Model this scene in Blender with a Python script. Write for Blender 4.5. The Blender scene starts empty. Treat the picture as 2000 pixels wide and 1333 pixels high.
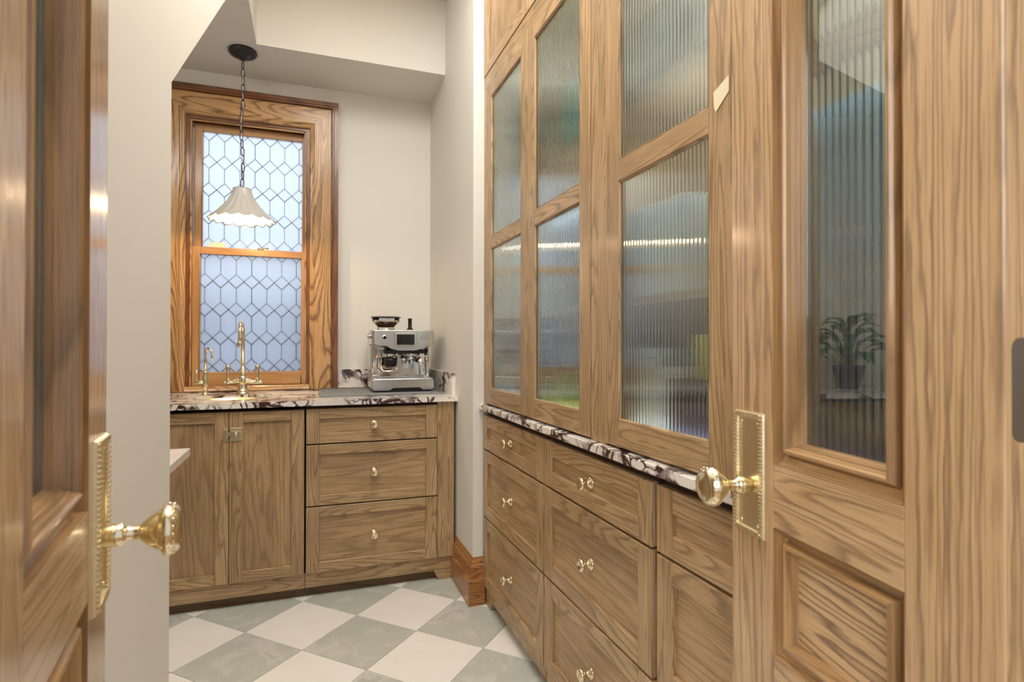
import bpy, bmesh, math, random
from mathutils import Vector, Matrix
R = math.radians
random.seed(7)
sc = bpy.context.scene
col = sc.collection

# ------------------------------------------------------------------ camera, world, lights, exposure
cam_d = bpy.data.cameras.new('camera'); cam = bpy.data.objects.new('camera', cam_d); col.objects.link(cam)
cam_d.sensor_width = 36.0; cam_d.lens = 1106.0 / 2000 * 36.0
cam_d.clip_start = 0.02; cam_d.clip_end = 100
yaw, pitch, roll = .3437, .0064, .0009
_w = Vector((math.sin(yaw) * math.cos(pitch), math.cos(yaw) * math.cos(pitch), math.sin(pitch)))
_r = _w.cross(Vector((0, 0, 1))).normalized(); _u = _r.cross(_w)
_r2 = _r * math.cos(roll) + _u * math.sin(roll); _u2 = -_r * math.sin(roll) + _u * math.cos(roll)
cam.matrix_world = Matrix((( _r2.x, _u2.x, -_w.x, 0), (_r2.y, _u2.y, -_w.y, 0), (_r2.z, _u2.z, -_w.z, 1.15), (0, 0, 0, 1)))
sc.camera = cam
cam_d.dof.use_dof = True; cam_d.dof.focus_distance = 2.3; cam_d.dof.aperture_fstop = 7.0

world = bpy.data.worlds.new('world'); sc.world = world; world.use_nodes = True
bg = world.node_tree.nodes['Background']
bg.inputs['Color'].default_value = (0.87, 0.92, 1.0, 1); bg.inputs['Strength'].default_value = 0.54

def area_light(name, loc, target, sx, sy, energy, color):
    d = bpy.data.lights.new(name, 'AREA'); d.shape = 'RECTANGLE'; d.size = sx; d.size_y = sy
    d.energy = energy; d.color = color
    o = bpy.data.objects.new(name, d); col.objects.link(o); o.location = loc
    o.rotation_euler = (Vector(target) - Vector(loc)).to_track_quat('-Z', 'Y').to_euler()
    return o
area_light('hall_fill_light', (-1.35, -1.7, 2.1), (0.55, 1.0, 1.0), 1.8, 1.6, 36, (1.0, 0.965, 0.915))  # unseen fill added in the hall, set left to favour the right door
area_light('pantry_fill_light', (0.34, 1.35, 2.975), (0.34, 1.35, 0), 0.8, 1.8, 25, (1.0, 0.965, 0.91))  # added unseen overhead fill, broad to even out the aisle
area_light('alcove_fill_light', (-0.85, 1.75, 2.59), (-0.80, 2.6, 0.4), 0.5, 0.6, 9, (1.0, 0.96, 0.91))  # added fill for the alcove, kept out of sight behind the stair wall
area_light('window_daylight', (-0.3, 4.5, 2.3), (-0.3, 3.4, 1.6), 1.6, 1.8, 8, (0.89, 0.93, 1.0))

sc.view_settings.view_transform = 'Standard'; sc.view_settings.look = 'None'
sc.view_settings.gamma = 1.0; sc.view_settings.use_curve_mapping = False
sc.view_settings.exposure = 0.62

# ------------------------------------------------------------------ materials
def S(r, g, b):
    f = lambda c: (c / 255 / 12.92) if c / 255 <= .04045 else ((c / 255 + .055) / 1.055) ** 2.4
    return (f(r), f(g), f(b), 1)
def new_mat(name):
    m = bpy.data.materials.new(name); m.use_nodes = True
    nt = m.node_tree; b = nt.nodes['Principled BSDF']
    return m, nt, b
def plain(name, c, rough=.5, metal=0, spec=.5, coat=0, bump=0, bscale=40):
    m, nt, b = new_mat(name)
    b.inputs['Base Color'].default_value = c; b.inputs['Roughness'].default_value = rough
    b.inputs['Metallic'].default_value = metal; b.inputs['Specular IOR Level'].default_value = spec
    b.inputs['Coat Weight'].default_value = coat
    if bump:
        n = nt.nodes.new('ShaderNodeTexNoise'); n.inputs['Scale'].default_value = bscale; n.inputs['Detail'].default_value = 4
        t = nt.nodes.new('ShaderNodeTexCoord'); nt.links.new(t.outputs['Object'], n.inputs['Vector'])
        bp = nt.nodes.new('ShaderNodeBump'); bp.inputs['Strength'].default_value = bump; bp.inputs['Distance'].default_value = .002
        nt.links.new(n.outputs['Fac'], bp.inputs['Height']); nt.links.new(bp.outputs['Normal'], b.inputs['Normal'])
    return m
def ramp(nt, stops, interp='LINEAR'):
    r = nt.nodes.new('ShaderNodeValToRGB'); r.color_ramp.interpolation = interp
    e = r.color_ramp.elements
    while len(e) < len(stops): e.new(0.5)
    for i, (p, c) in enumerate(stops):
        e[i].position = p; e[i].color = c
    return r
def G(v): return (v, v, v, 1)
def wood(name, axis, light, mid, dark, rings=7.0, wave=5.0, along=.75, ring_mix=.8, pore_mix=.5, rough=.38, coat=0.0, blotch=None, blotch_mix=.35):
    """oak: contour lines of stretched noise make the cathedral grain, fine stretched noise the pores"""
    m, nt, b = new_mat(name); N = nt.nodes; L = nt.links
    tc = N.new('ShaderNodeTexCoord'); oi = N.new('ShaderNodeObjectInfo')
    mul = N.new('ShaderNodeVectorMath'); mul.operation = 'SCALE'; mul.inputs[0].default_value = (13.7, 9.1, 17.3)
    L.new(oi.outputs['Random'], mul.inputs['Scale'])
    add = N.new('ShaderNodeVectorMath'); add.operation = 'ADD'
    L.new(tc.outputs['Object'], add.inputs[0]); L.new(mul.outputs[0], add.inputs[1])
    def mapped(al, ac):
        mp = N.new('ShaderNodeMapping'); s = [ac, ac, ac]; s['xyz'.index(axis)] = al
        mp.inputs['Scale'].default_value = s; L.new(add.outputs[0], mp.inputs['Vector']); return mp
    n1 = N.new('ShaderNodeTexNoise'); n1.inputs['Scale'].default_value = 1; n1.inputs['Detail'].default_value = 1.5
    n1.inputs['Roughness'].default_value = .45; n1.inputs['Distortion'].default_value = .25
    L.new(mapped(along, wave).outputs[0], n1.inputs['Vector'])
    n1b = N.new('ShaderNodeTexNoise'); n1b.inputs['Scale'].default_value = 1; n1b.inputs['Detail'].default_value = 3
    L.new(mapped(9, 60).outputs[0], n1b.inputs['Vector'])
    jit = N.new('ShaderNodeMath'); jit.operation = 'MULTIPLY_ADD'; L.new(n1b.outputs['Fac'], jit.inputs[0]); jit.inputs[1].default_value = .035
    L.new(n1.outputs['Fac'], jit.inputs[2])
    k = N.new('ShaderNodeMath'); k.operation = 'MULTIPLY'; L.new(jit.outputs[0], k.inputs[0]); k.inputs[1].default_value = rings * 3
    fr = N.new('ShaderNodeMath'); fr.operation = 'FRACT'; L.new(k.outputs[0], fr.inputs[0])
    rr = ramp(nt, [(0, G(0)), (.5, G(.08)), (.82, G(1)), (.90, G(.6)), (1, G(0))]); L.new(fr.outputs[0], rr.inputs[0])
    n2 = N.new('ShaderNodeTexNoise'); n2.inputs['Scale'].default_value = 1; n2.inputs['Detail'].default_value = 4; n2.inputs['Roughness'].default_value = .7
    L.new(mapped(6, 330).outputs[0], n2.inputs['Vector'])
    pr = ramp(nt, [(.50, G(0)), (.64, G(1))]); L.new(n2.outputs['Fac'], pr.inputs[0])
    n3 = N.new('ShaderNodeTexNoise'); n3.inputs['Scale'].default_value = 1; n3.inputs['Detail'].default_value = 4
    L.new(mapped(4, 16).outputs[0], n3.inputs['Vector'])
    br = ramp(nt, [(.34, G(0)), (.68, G(1))]); L.new(n3.outputs['Fac'], br.inputs[0])
    def mix(a, bb, fac, v=None):
        x = N.new('ShaderNodeMix'); x.data_type = 'RGBA'
        for s, val in ((x.inputs[6], a), (x.inputs[7], bb)):
            if isinstance(val, tuple): s.default_value = val
            else: L.new(val, s)
        if v is not None:
            mm = N.new('ShaderNodeMath'); mm.operation = 'MULTIPLY'; L.new(fac, mm.inputs[0]); mm.inputs[1].default_value = v; fac = mm.outputs[0]
        L.new(fac, x.inputs[0]); return x.outputs[2]
    c = mix(light, mid, br.outputs[0], .8)
    if blotch: 
        n4 = N.new('ShaderNodeTexNoise'); n4.inputs['Scale'].default_value = 1; n4.inputs['Detail'].default_value = 3
        L.new(mapped(3, 7).outputs[0], n4.inputs['Vector'])
        b4 = ramp(nt, [(.42, G(0)), (.7, G(1))]); L.new(n4.outputs['Fac'], b4.inputs[0])
        c = mix(c, blotch, b4.outputs[0], blotch_mix)
    c = mix(c, dark, rr.outputs[0], ring_mix)
    c = mix(c, dark, pr.outputs[0], pore_mix)
    L.new(c, b.inputs['Base Color'])
    b.inputs['Roughness'].default_value = rough; b.inputs['Coat Weight'].default_value = coat; b.inputs['Coat Roughness'].default_value = .15
    bp = N.new('ShaderNodeBump'); bp.inputs['Strength'].default_value = .18; bp.inputs['Distance'].default_value = .0008; bp.invert = True
    L.new(pr.outputs[0], bp.inputs['Height']); L.new(bp.outputs['Normal'], b.inputs['Normal'])
    return m
def woodset(name, *a, **k):
    return {ax: wood(name + '_' + ax, ax, *a, **k) for ax in 'xyz'}
CAB = woodset('cabinet_oak', S(196, 164, 122), S(176, 143, 102), S(100, 74, 48), rings=9, wave=9, ring_mix=.6, pore_mix=.42, rough=.36, coat=.12, blotch=S(136, 112, 84), blotch_mix=.5)
PAN = woodset('panel_oak', S(192, 158, 115), S(170, 138, 98), S(94, 70, 48), rings=5.0, wave=8, ring_mix=.38, pore_mix=.5, rough=.38, coat=.1, blotch=S(130, 106, 80), blotch_mix=.5)
WIN = woodset('honey_oak', S(210, 165, 110), S(190, 144, 88), S(106, 66, 32), rings=8, wave=5.5, ring_mix=.85, pore_mix=.4, rough=.27, coat=.35)
BAND = woodset('dark_oak', S(140, 88, 48), S(118, 70, 38), S(62, 34, 16), rings=5, ring_mix=.6, rough=.25, coat=.4)
SASH = woodset('sash_oak', S(200, 152, 98), S(182, 134, 82), S(136, 92, 52), rings=2, ring_mix=.3, pore_mix=.4, rough=.3, coat=.3)
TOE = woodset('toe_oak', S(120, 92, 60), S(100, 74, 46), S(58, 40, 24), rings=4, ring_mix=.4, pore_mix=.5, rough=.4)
DOOR = woodset('door_oak', S(208, 174, 130), S(190, 154, 112), S(112, 86, 66), rings=11, wave=10, along=.34, ring_mix=.62, pore_mix=.45, rough=.25, coat=.45)
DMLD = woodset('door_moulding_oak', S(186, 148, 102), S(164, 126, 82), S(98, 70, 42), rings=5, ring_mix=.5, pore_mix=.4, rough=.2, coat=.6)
DFLD = woodset('door_field_oak', S(222, 188, 142), S(202, 164, 118), S(104, 76, 54), rings=12, wave=8, along=.5, ring_mix=.85, pore_mix=.3, rough=.28, coat=.35)
BASEB = woodset('baseboard_oak', S(188, 128, 70), S(160, 104, 54), S(88, 52, 24), rings=10, wave=8, ring_mix=.75, pore_mix=.4, rough=.3, coat=.3)

PAINT = plain('wall_paint', S(226, 223, 215), .6, bump=.06, bscale=160)
CEILP = plain('ceiling_paint', S(222, 220, 214), .7)
BRASS = plain('brass', (0.84, 0.74, 0.50, 1), .34, 1.0, bump=.35, bscale=45)
BRASS2 = plain('polished_brass', (0.84, 0.73, 0.50, 1), .14, 1.0)
CHROME = plain('chrome', (0.78, 0.78, 0.77, 1), .06, 1.0)
STEEL = plain('brushed_steel', (0.60, 0.585, 0.545, 1), .22, 1.0)
GREYMET = plain('grey_metal', (0.30, 0.30, 0.30, 1), .38, 1.0)
BLACKM = plain('black_metal', S(20, 21, 26), .28, 0, .5, .2)
BLACKP = plain('black_plastic', S(16, 16, 17), .3)
SCREEN = plain('dark_screen', S(34, 34, 28), .06)
DARK = plain('dark_gap', S(24, 16, 10), .8)
GROUT = plain('grout', S(222, 219, 208), .8)
MAT = plain('grey_rubber', S(132, 134, 134), .6)
SHADE = plain('white_ceramic', S(206, 202, 194), .28, coat=.2)
LEAD = plain('lead_came', S(120, 128, 134), .5, .6)
CORD = plain('clear_cord', S(200, 198, 190), .4)
TAPE = plain('masking_tape', S(232, 220, 186), .7)
PINK = plain('rose_gold', (0.85, 0.5, 0.42, 1), .2, 1.0)
BEAN = plain('coffee_beans', S(60, 34, 18), .4)
LEAF = plain('leaf_green', S(38, 92, 52), .35, spec=.5)
STEM = plain('stem_green', S(74, 110, 58), .5)
SOIL = plain('soil', S(50, 38, 30), .9)
POTM = plain('navy_glaze', S(46, 44, 92), .25, coat=.4)

def emit(name, c, s):
    m, nt, b = new_mat(name); b.inputs['Emission Color'].default_value = c; b.inputs['Emission Strength'].default_value = s
    b.inputs['Base Color'].default_value = c; return m
BULB = emit('bulb_glow', (1.0, .80, .55, 1), 10)

def glass_mat(name, c, rough=.0, ior=1.46):
    m = bpy.data.materials.new(name); m.use_nodes = True; nt = m.node_tree; nt.nodes.remove(nt.nodes['Principled BSDF'])
    g = nt.nodes.new('ShaderNodeBsdfGlass'); g.inputs['Color'].default_value = c; g.inputs['Roughness'].default_value = rough; g.inputs['IOR'].default_value = ior
    nt.links.new(g.outputs[0], nt.nodes['Material Output'].inputs[0]); return m
def reed_mat(name, coat):
    m = bpy.data.materials.new(name); m.use_nodes = True; nt = m.node_tree; N = nt.nodes; N.remove(N['Principled BSDF'])
    g = N.new('ShaderNodeBsdfGlass'); g.inputs['Color'].default_value = (.90, .97, .975, 1); g.inputs['Roughness'].default_value = 0; g.inputs['IOR'].default_value = 1.45
    gl = N.new('ShaderNodeBsdfGlossy'); gl.inputs['Color'].default_value = (.92, .97, 1, 1); gl.inputs['Roughness'].default_value = .0
    mx = N.new('ShaderNodeMixShader'); mx.inputs[0].default_value = coat
    nt.links.new(g.outputs[0], mx.inputs[1]); nt.links.new(gl.outputs[0], mx.inputs[2]); nt.links.new(mx.outputs[0], N['Material Output'].inputs[0])
    return m
REED = reed_mat('reeded_glass', .17)
CLEAR = glass_mat('clear_plastic', (0.9, 0.86, 0.82, 1), 0.0, 1.3)
def frosted():
    m = bpy.data.materials.new('obscure_glass'); m.use_nodes = True; nt = m.node_tree; N = nt.nodes; L = nt.links
    N.remove(N['Principled BSDF'])
    tr = N.new('ShaderNodeBsdfTranslucent'); tr.inputs['Color'].default_value = (0.86, 0.91, 0.98, 1)
    g = N.new('ShaderNodeBsdfGlass'); g.inputs['Color'].default_value = (0.9, 0.95, 1, 1); g.inputs['Roughness'].default_value = .35; g.inputs['IOR'].default_value = 1.45
    mx = N.new('ShaderNodeMixShader'); mx.inputs[0].default_value = .45
    L.new(tr.outputs[0], mx.inputs[1]); L.new(g.outputs[0], mx.inputs[2]); L.new(mx.outputs[0], N['Material Output'].inputs[0])
    n = N.new('ShaderNodeTexNoise'); n.inputs['Scale'].default_value = 140; t = N.new('ShaderNodeTexCoord'); L.new(t.outputs['Object'], n.inputs['Vector'])
    bp = N.new('ShaderNodeBump'); bp.inputs['Strength'].default_value = .5; bp.inputs['Distance'].default_value = .002
    L.new(n.outputs['Fac'], bp.inputs['Height']); L.new(bp.outputs[0], g.inputs['Normal'])
    return m
FROST = frosted()

def marble(name='viola_marble'):
    m, nt, b = new_mat(name); N = nt.nodes; L = nt.links
    tc = N.new('ShaderNodeTexCoord')
    nz = N.new('ShaderNodeTexNoise'); nz.inputs['Scale'].default_value = 4.5; nz.inputs['Detail'].default_value = 5
    L.new(tc.outputs['Object'], nz.inputs['Vector'])
    ms = N.new('ShaderNodeVectorMath'); ms.operation = 'MULTIPLY_ADD'; ms.inputs[1].default_value = (.22, .22, .22)
    L.new(nz.outputs['Color'], ms.inputs[0]); L.new(tc.outputs['Object'], ms.inputs[2])
    def vein(scale, w0, w1):
        v = N.new('ShaderNodeTexVoronoi'); v.feature = 'DISTANCE_TO_EDGE'; v.inputs['Scale'].default_value = scale
        L.new(ms.outputs[0], v.inputs['Vector'])
        r = ramp(nt, [(w0, G(1)), (w1, G(0))]); L.new(v.outputs['Distance'], r.inputs[0]); return r.outputs[0]
    v1 = vein(8, .035, .11); v2 = vein(20, .03, .10)
    msk = N.new('ShaderNodeTexNoise'); msk.inputs['Scale'].default_value = 5.5; msk.inputs['Detail'].default_value = 3
    L.new(ms.outputs[0], msk.inputs['Vector'])
    mr = ramp(nt, [(.42, G(0)), (.52, G(1))]); L.new(msk.outputs['Fac'], mr.inputs[0])
    mx = N.new('ShaderNodeMath'); mx.operation = 'MAXIMUM'; L.new(v1, mx.inputs[0])
    m2 = N.new('ShaderNodeMath'); m2.operation = 'MULTIPLY'; L.new(v2, m2.inputs[0]); L.new(mr.outputs[0], m2.inputs[1]); L.new(m2.outputs[0], mx.inputs[1])
    mm = N.new('ShaderNodeMath'); mm.operation = 'MULTIPLY'; L.new(mx.outputs[0], mm.inputs[0]); L.new(mr.outputs[0], mm.inputs[1])
    base = N.new('ShaderNodeTexNoise'); base.inputs['Scale'].default_value = 3; base.inputs['Detail'].default_value = 4
    L.new(ms.outputs[0], base.inputs['Vector'])
    bc = ramp(nt, [(.35, S(236, 230, 220)), (.65, S(216, 206, 198))]); L.new(base.outputs['Fac'], bc.inputs[0])
    x = N.new('ShaderNodeMix'); x.data_type = 'RGBA'; L.new(mm.outputs[0], x.inputs[0]); L.new(bc.outputs[0], x.inputs[6]); x.inputs[7].default_value = S(66, 36, 40)
    L.new(x.outputs[2], b.inputs['Base Color']); b.inputs['Roughness'].default_value = .16
    return m
MARBLE = marble()
def slabmarble():
    m, nt, b = new_mat('pale_marble'); N = nt.nodes; L = nt.links
    tc = N.new('ShaderNodeTexCoord'); n = N.new('ShaderNodeTexNoise'); n.inputs['Scale'].default_value = 6; n.inputs['Detail'].default_value = 6; n.inputs['Distortion'].default_value = 1
    L.new(tc.outputs['Object'], n.inputs['Vector'])
    r = ramp(nt, [(.3, S(232, 226, 216)), (.5, S(212, 206, 198)), (.56, S(226, 220, 212))]); L.new(n.outputs['Fac'], r.inputs[0])
    L.new(r.outputs[0], b.inputs['Base Color']); b.inputs['Roughness'].default_value = .2
    return m
MARBLE2 = slabmarble()
def tilemat(name, stops, rough):
    m, nt, b = new_mat(name); N = nt.nodes; L = nt.links
    tc = N.new('ShaderNodeTexCoord'); oi = N.new('ShaderNodeObjectInfo')
    mul = N.new('ShaderNodeVectorMath'); mul.operation = 'SCALE'; mul.inputs[0].default_value = (31, 17, 5); L.new(oi.outputs['Random'], mul.inputs['Scale'])
    add = N.new('ShaderNodeVectorMath'); add.operation = 'ADD'; L.new(tc.outputs['Object'], add.inputs[0]); L.new(mul.outputs[0], add.inputs[1])
    n = N.new('ShaderNodeTexNoise'); n.inputs['Scale'].default_value = 4.5; n.inputs['Detail'].default_value = 8; n.inputs['Distortion'].default_value = 1.2; n.inputs['Roughness'].default_value = .62
    L.new(add.outputs[0], n.inputs['Vector'])
    r = ramp(nt, stops); L.new(n.outputs['Fac'], r.inputs[0]); L.new(r.outputs[0], b.inputs['Base Color'])
    b.inputs['Roughness'].default_value = rough
    return m
TGREEN = tilemat('green_grey_marble', [(.30, S(206, 206, 196)), (.46, S(188, 190, 180)), (.54, S(194, 196, 186)), (.60, S(207, 206, 198)), (.66, S(184, 186, 176))], .32)
TWHITE = tilemat('cream_marble', [(.3, S(243, 239, 231)), (.7, S(238, 233, 224))], .35)

# ------------------------------------------------------------------ mesh helpers
class MB:
    def __init__(s): s.v = []; s.f = []; s.m = []; s.s = []
    def add(s, vs, fs, mat=0, smooth=False):
        o = len(s.v); s.v += [tuple(v) for v in vs]
        for f in fs: s.f.append([o + i for i in f]); s.m.append(mat); s.s.append(smooth)
        return s
    def box(s, x0, x1, y0, y1, z0, z1, mat=0):
        return s.add([(x0,y0,z0),(x1,y0,z0),(x1,y1,z0),(x0,y1,z0),(x0,y0,z1),(x1,y0,z1),(x1,y1,z1),(x0,y1,z1)],
              [(0,3,2,1),(4,5,6,7),(0,1,5,4),(1,2,6,5),(2,3,7,6),(3,0,4,7)], mat)
    def prism(s, pts, a0, a1, axis='y', mat=0):
        """polygon pts (2D) extruded along axis from a0 to a1"""
        n = len(pts)
        def P(p, a):
            return (a, p[0], p[1]) if axis == 'x' else (p[0], a, p[1]) if axis == 'y' else (p[0], p[1], a)
        vs = [P(p, a0) for p in pts] + [P(p, a1) for p in pts]
        return s.add(vs, [list(range(n)), list(range(2*n-1, n-1, -1))] + [(i, (i+1) % n, n+(i+1) % n, n+i) for i in range(n)], mat)
    def lathe(s, prof, c=(0,0,0), axis='z', seg=24, mat=0, smooth=True, sx=1, sy=1):
        """prof: (r, h) list; closed at r=0 ends automatically"""
        vs = []; fs = []; n = len(prof)
        for i in range(seg):
            a = 2*math.pi*i/seg; ca, sa = math.cos(a)*sx, math.sin(a)*sy
            for r, h in prof:
                if axis == 'z': vs.append((c[0]+r*ca, c[1]+r*sa, c[2]+h))
                elif axis == 'y': vs.append((c[0]+r*ca, c[1]+h, c[2]+r*sa))
                else: vs.append((c[0]+h, c[1]+r*ca, c[2]+r*sa))
        for i in range(seg):
            j = (i+1) % seg
            for k in range(n-1): fs.append((i*n+k, j*n+k, j*n+k+1, i*n+k+1))
        s.add(vs, fs, mat, smooth)
        o = len(s.v) - len(vs)
        for k in (0, n-1):
            if prof[k][0] > 1e-6: s.f.append([o+i*n+k for i in range(seg)]); s.m.append(mat); s.s.append(False)
        return s
    def tube(s, path, r, seg=12, mat=0, closed=False, radii=None):
        P = [Vector(p) for p in path]; n = len(P); vs = []; fs = []
        up = Vector((0,0,1)); T0 = (P[1]-P[0]).normalized()
        nrm = T0.cross(up); nrm = nrm.normalized() if nrm.length > 1e-4 else Vector((1,0,0))
        for i in range(n):
            if closed: T = (P[(i+1) % n]-P[i-1]).normalized()
            else: T = (P[min(i+1,n-1)]-P[max(i-1,0)]).normalized()
            nrm = (nrm - T*nrm.dot(T)).normalized(); b = T.cross(nrm)
            rr = radii[i] if radii else r
            for k in range(seg):
                a = 2*math.pi*k/seg; vs.append(P[i] + nrm*math.cos(a)*rr + b*math.sin(a)*rr)
        for i in range(n if closed else n-1):
            j = (i+1) % n
            for k in range(seg):
                l = (k+1) % seg; fs.append((i*seg+k, i*seg+l, j*seg+l, j*seg+k))
        if not closed: fs += [list(range(seg))[::-1], [(n-1)*seg+k for k in range(seg)]]
        return s.add(vs, fs, mat, True)
    def frame(s, x0, x1, z0, z1, prof, mh=0, mv=1, sides='LRTB', ysign=1, y0=0, smooth=False):
        """mitred moulding round a rectangle; prof = (inward offset, y)"""
        def ring(o): return [(x0+o, z0+o), (x1-o, z0+o), (x1-o, z1-o), (x0+o, z1-o)]
        rings = [[(p[0], y0+ysign*y, p[1]) for p in ring(o)] for o, y in prof]
        vs = [p for r in rings for p in r]; fs = {0: [], 1: []}
        for k, (sd, mm) in enumerate(zip('BRTL', (mh, mv, mh, mv))):
            if sd not in sides: continue
            s.add(vs, [(i*4+k, i*4+(k+1) % 4, (i+1)*4+(k+1) % 4, (i+1)*4+k) for i in range(len(prof)-1)], mm, smooth)
        return s
    def build(s, name, mats, parent=None, bev=0, auto=False, seg=1):
        me = bpy.data.meshes.new(name); me.from_pydata(s.v, [], s.f)
        if not isinstance(mats, (list, tuple)): mats = [mats]
        for m in mats: me.materials.append(m)
        for p, mi, sm in zip(me.polygons, s.m, s.s): p.material_index = mi; p.use_smooth = sm
        bm = bmesh.new(); bm.from_mesh(me)
        bmesh.ops.remove_doubles(bm, verts=bm.verts, dist=1e-6)
        loose = [v for v in bm.verts if not v.link_faces]
        bmesh.ops.delete(bm, geom=loose, context='VERTS')
        bmesh.ops.recalc_face_normals(bm, faces=bm.faces); bm.to_mesh(me); bm.free()
        o = bpy.data.objects.new(name, me); col.objects.link(o)
        if parent: o.parent = parent
        if bev:
            b = o.modifiers.new('bevel', 'BEVEL'); b.width = bev; b.segments = seg; b.limit_method = 'ANGLE'; b.angle_limit = R(40)
        return o
def thing(name, label, cat, loc=(0,0,0), rz=0, group=None, kind=None):
    o = bpy.data.objects.new(name, None); col.objects.link(o); o.empty_display_size = .05
    o.location = loc; o.rotation_euler = (0, 0, rz)
    if label: o['label'] = label
    if cat: o['category'] = cat
    if group: o['group'] = group
    if kind: o['kind'] = kind
    return o
def tag(o, label, cat, group=None):
    o['label'] = label; o['category'] = cat
    if group: o['group'] = group
    return o
def struct(o, label=None):
    o['kind'] = 'structure'
    if label: o['label'] = label
    return o
def box_obj(name, x0, x1, y0, y1, z0, z1, m, parent=None, bev=0):
    return MB().box(x0, x1, y0, y1, z0, z1).build(name, m, parent, bev)
def clip_poly(poly, x0, x1, y0, y1):
    for ax, lim, sg in ((0, x0, 1), (0, x1, -1), (1, y0, 1), (1, y1, -1)):
        out = []
        for i in range(len(poly)):
            a, b = poly[i-1], poly[i]; ia = (a[ax]-lim)*sg >= 0; ib = (b[ax]-lim)*sg >= 0
            if ia != ib:
                t = (lim-a[ax])/(b[ax]-a[ax]); out.append((a[0]+(b[0]-a[0])*t, a[1]+(b[1]-a[1])*t))
            if ib: out.append(b)
        poly = out
        if len(poly) < 3: return []
    # drop duplicates
    res = []
    for p in poly:
        if not res or (abs(p[0]-res[-1][0]) + abs(p[1]-res[-1][1])) > 1e-5: res.append(p)
    if len(res) > 1 and abs(res[0][0]-res[-1][0]) + abs(res[0][1]-res[-1][1]) < 1e-5: res.pop()
    ar = 0
    for i in range(len(res)): ar += res[i-1][0]*res[i][1]-res[i][0]*res[i-1][1]
    return res if len(res) >= 3 and abs(ar) > 2e-4*0.2 else []
def inset_poly(poly, d):
    """move every edge of a convex polygon inwards by d"""
    n = len(poly); ar = sum(poly[i-1][0]*poly[i][1]-poly[i][0]*poly[i-1][1] for i in range(n))
    if ar < 0: poly = poly[::-1]
    lines = []
    for i in range(n):
        a, b = poly[i], poly[(i+1) % n]; dx, dy = b[0]-a[0], b[1]-a[1]; l = math.hypot(dx, dy)
        nx, ny = -dy/l, dx/l; lines.append((nx, ny, nx*a[0]+ny*a[1]+d))
    out = []
    for i in range(n):
        a, b = lines[i-1], lines[i]; det = a[0]*b[1]-a[1]*b[0]
        if abs(det) < 1e-6: return []
        out.append(((a[2]*b[1]-a[1]*b[2])/det, (a[0]*b[2]-a[2]*b[0])/det))
    ar2 = sum(out[i-1][0]*out[i][1]-out[i][0]*out[i-1][1] for i in range(n))
    for i in range(n):   # edges must keep their direction
        a, b = poly[i], poly[(i+1) % n]; c, e = out[i], out[(i+1) % n]
        if (b[0]-a[0])*(e[0]-c[0])+(b[1]-a[1])*(e[1]-c[1]) <= 0: return []
    return out if ar2 > 1e-6 else []

# ------------------------------------------------------------------ dimensions of the room
XR = .686           # stub wall face on the right
XW = 1.12           # right wall behind the built-in
XL = -1.32          # left wall
YF0, YF1 = .13, .30  # front wall with the doorway
YB = 3.385          # back wall face
ZS, ZC = 2.605, 3.0   # soffit, ceiling
YCO = 2.43          # outer corner of the stub wall
YFA = 2.99          # soffit fascia
XSO = -.245         # soffit side edge

# ------------------------------------------------------------------ floor
fl = struct(box_obj('floor', XL-.1, XW+.1, YF0, YB+.1, -.06, -.008, GROUT), 'grout bed under the diagonal marble tiles')
T = .3048; ox, oy = -.238, 2.493; ct, st = math.cos(R(-45)), math.sin(R(-45))
for i in range(-12, 13):
    for j in range(-14, 9):
        q = []
        for a, b in ((0,0),(1,0),(1,1),(0,1)):
            u, v = (i+a)*T, (j+b)*T; q.append((ox+u*ct-v*st, oy+u*st+v*ct))
        p = clip_poly(q, XL, XW, YF0, YB)
        if not p: continue
        p = inset_poly(p, .0009)
        if not p: continue
        cx = sum(a for a, _ in p)/len(p); cy = sum(b for _, b in p)/len(p)
        o = MB().prism([(a-cx, b-cy) for a, b in p], -.009, 0, 'z').build('tile', TWHITE if (i+j) % 2 == 0 else TGREEN, fl, bev=.0007)
        o.location = (cx, cy, 0)
hf = struct(box_obj('floor_hall', -2.2, 2.2, -3.2, YF0, -.06, 0, PAN['y']), 'oak floor of the hall before the doorway')

# ------------------------------------------------------------------ walls and ceilings
struct(box_obj('wall_left', XL-.12, XL, YF0, YB+.14, 0, ZC+.1, PAINT))
struct(box_obj('wall_right', XW, XW+.12, YF0, YCO, 0, ZC+.1, PAINT))
struct(MB().box(XR, XW+.12, YCO, YB+.14, 0, ZC+.1).build('wall_right_stub', PAINT), 'off-white wall end standing between built-in and back counter')
# back wall round the window opening
WX0, WX1, WZ0, WZ1 = -.615, 0.0, .895, 2.365
mb = MB(); mb.box(XL, WX0, YB, YB+.14, 0, ZC+.1); mb.box(WX1, XR, YB, YB+.14, 0, ZC+.1)
mb.box(WX0, WX1, YB, YB+.14, 0, WZ0); mb.box(WX0, WX1, YB, YB+.14, WZ1, ZC+.1)
struct(mb.build('wall_back', PAINT))
# front wall with doorway
DX0, DX1, DZ = -.23, .66, 2.18
mb = MB(); mb.box(XL, DX0, YF0, YF1, 0, ZC+.1); mb.box(DX1, XW, YF0, YF1, 0, ZC+.1); mb.box(DX0, DX1, YF0, YF1, DZ, ZC+.1)
struct(mb.build('wall_front', PAINT))
for nm, a in (('trim_1', (DX0, DX0+.02)), ('trim_2', (DX1-.02, DX1))):
    struct(box_obj(nm, a[0], a[1], YF0-.005, YF1+.0, 0, DZ, DOOR['z'], bev=.002), 'oak door lining on the side of the doorway')
struct(box_obj('trim_3', DX0+.02, DX1-.02, YF0-.005, YF1, DZ-.02, DZ, DOOR['x']), 'oak door lining across the head of the doorway')
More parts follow.
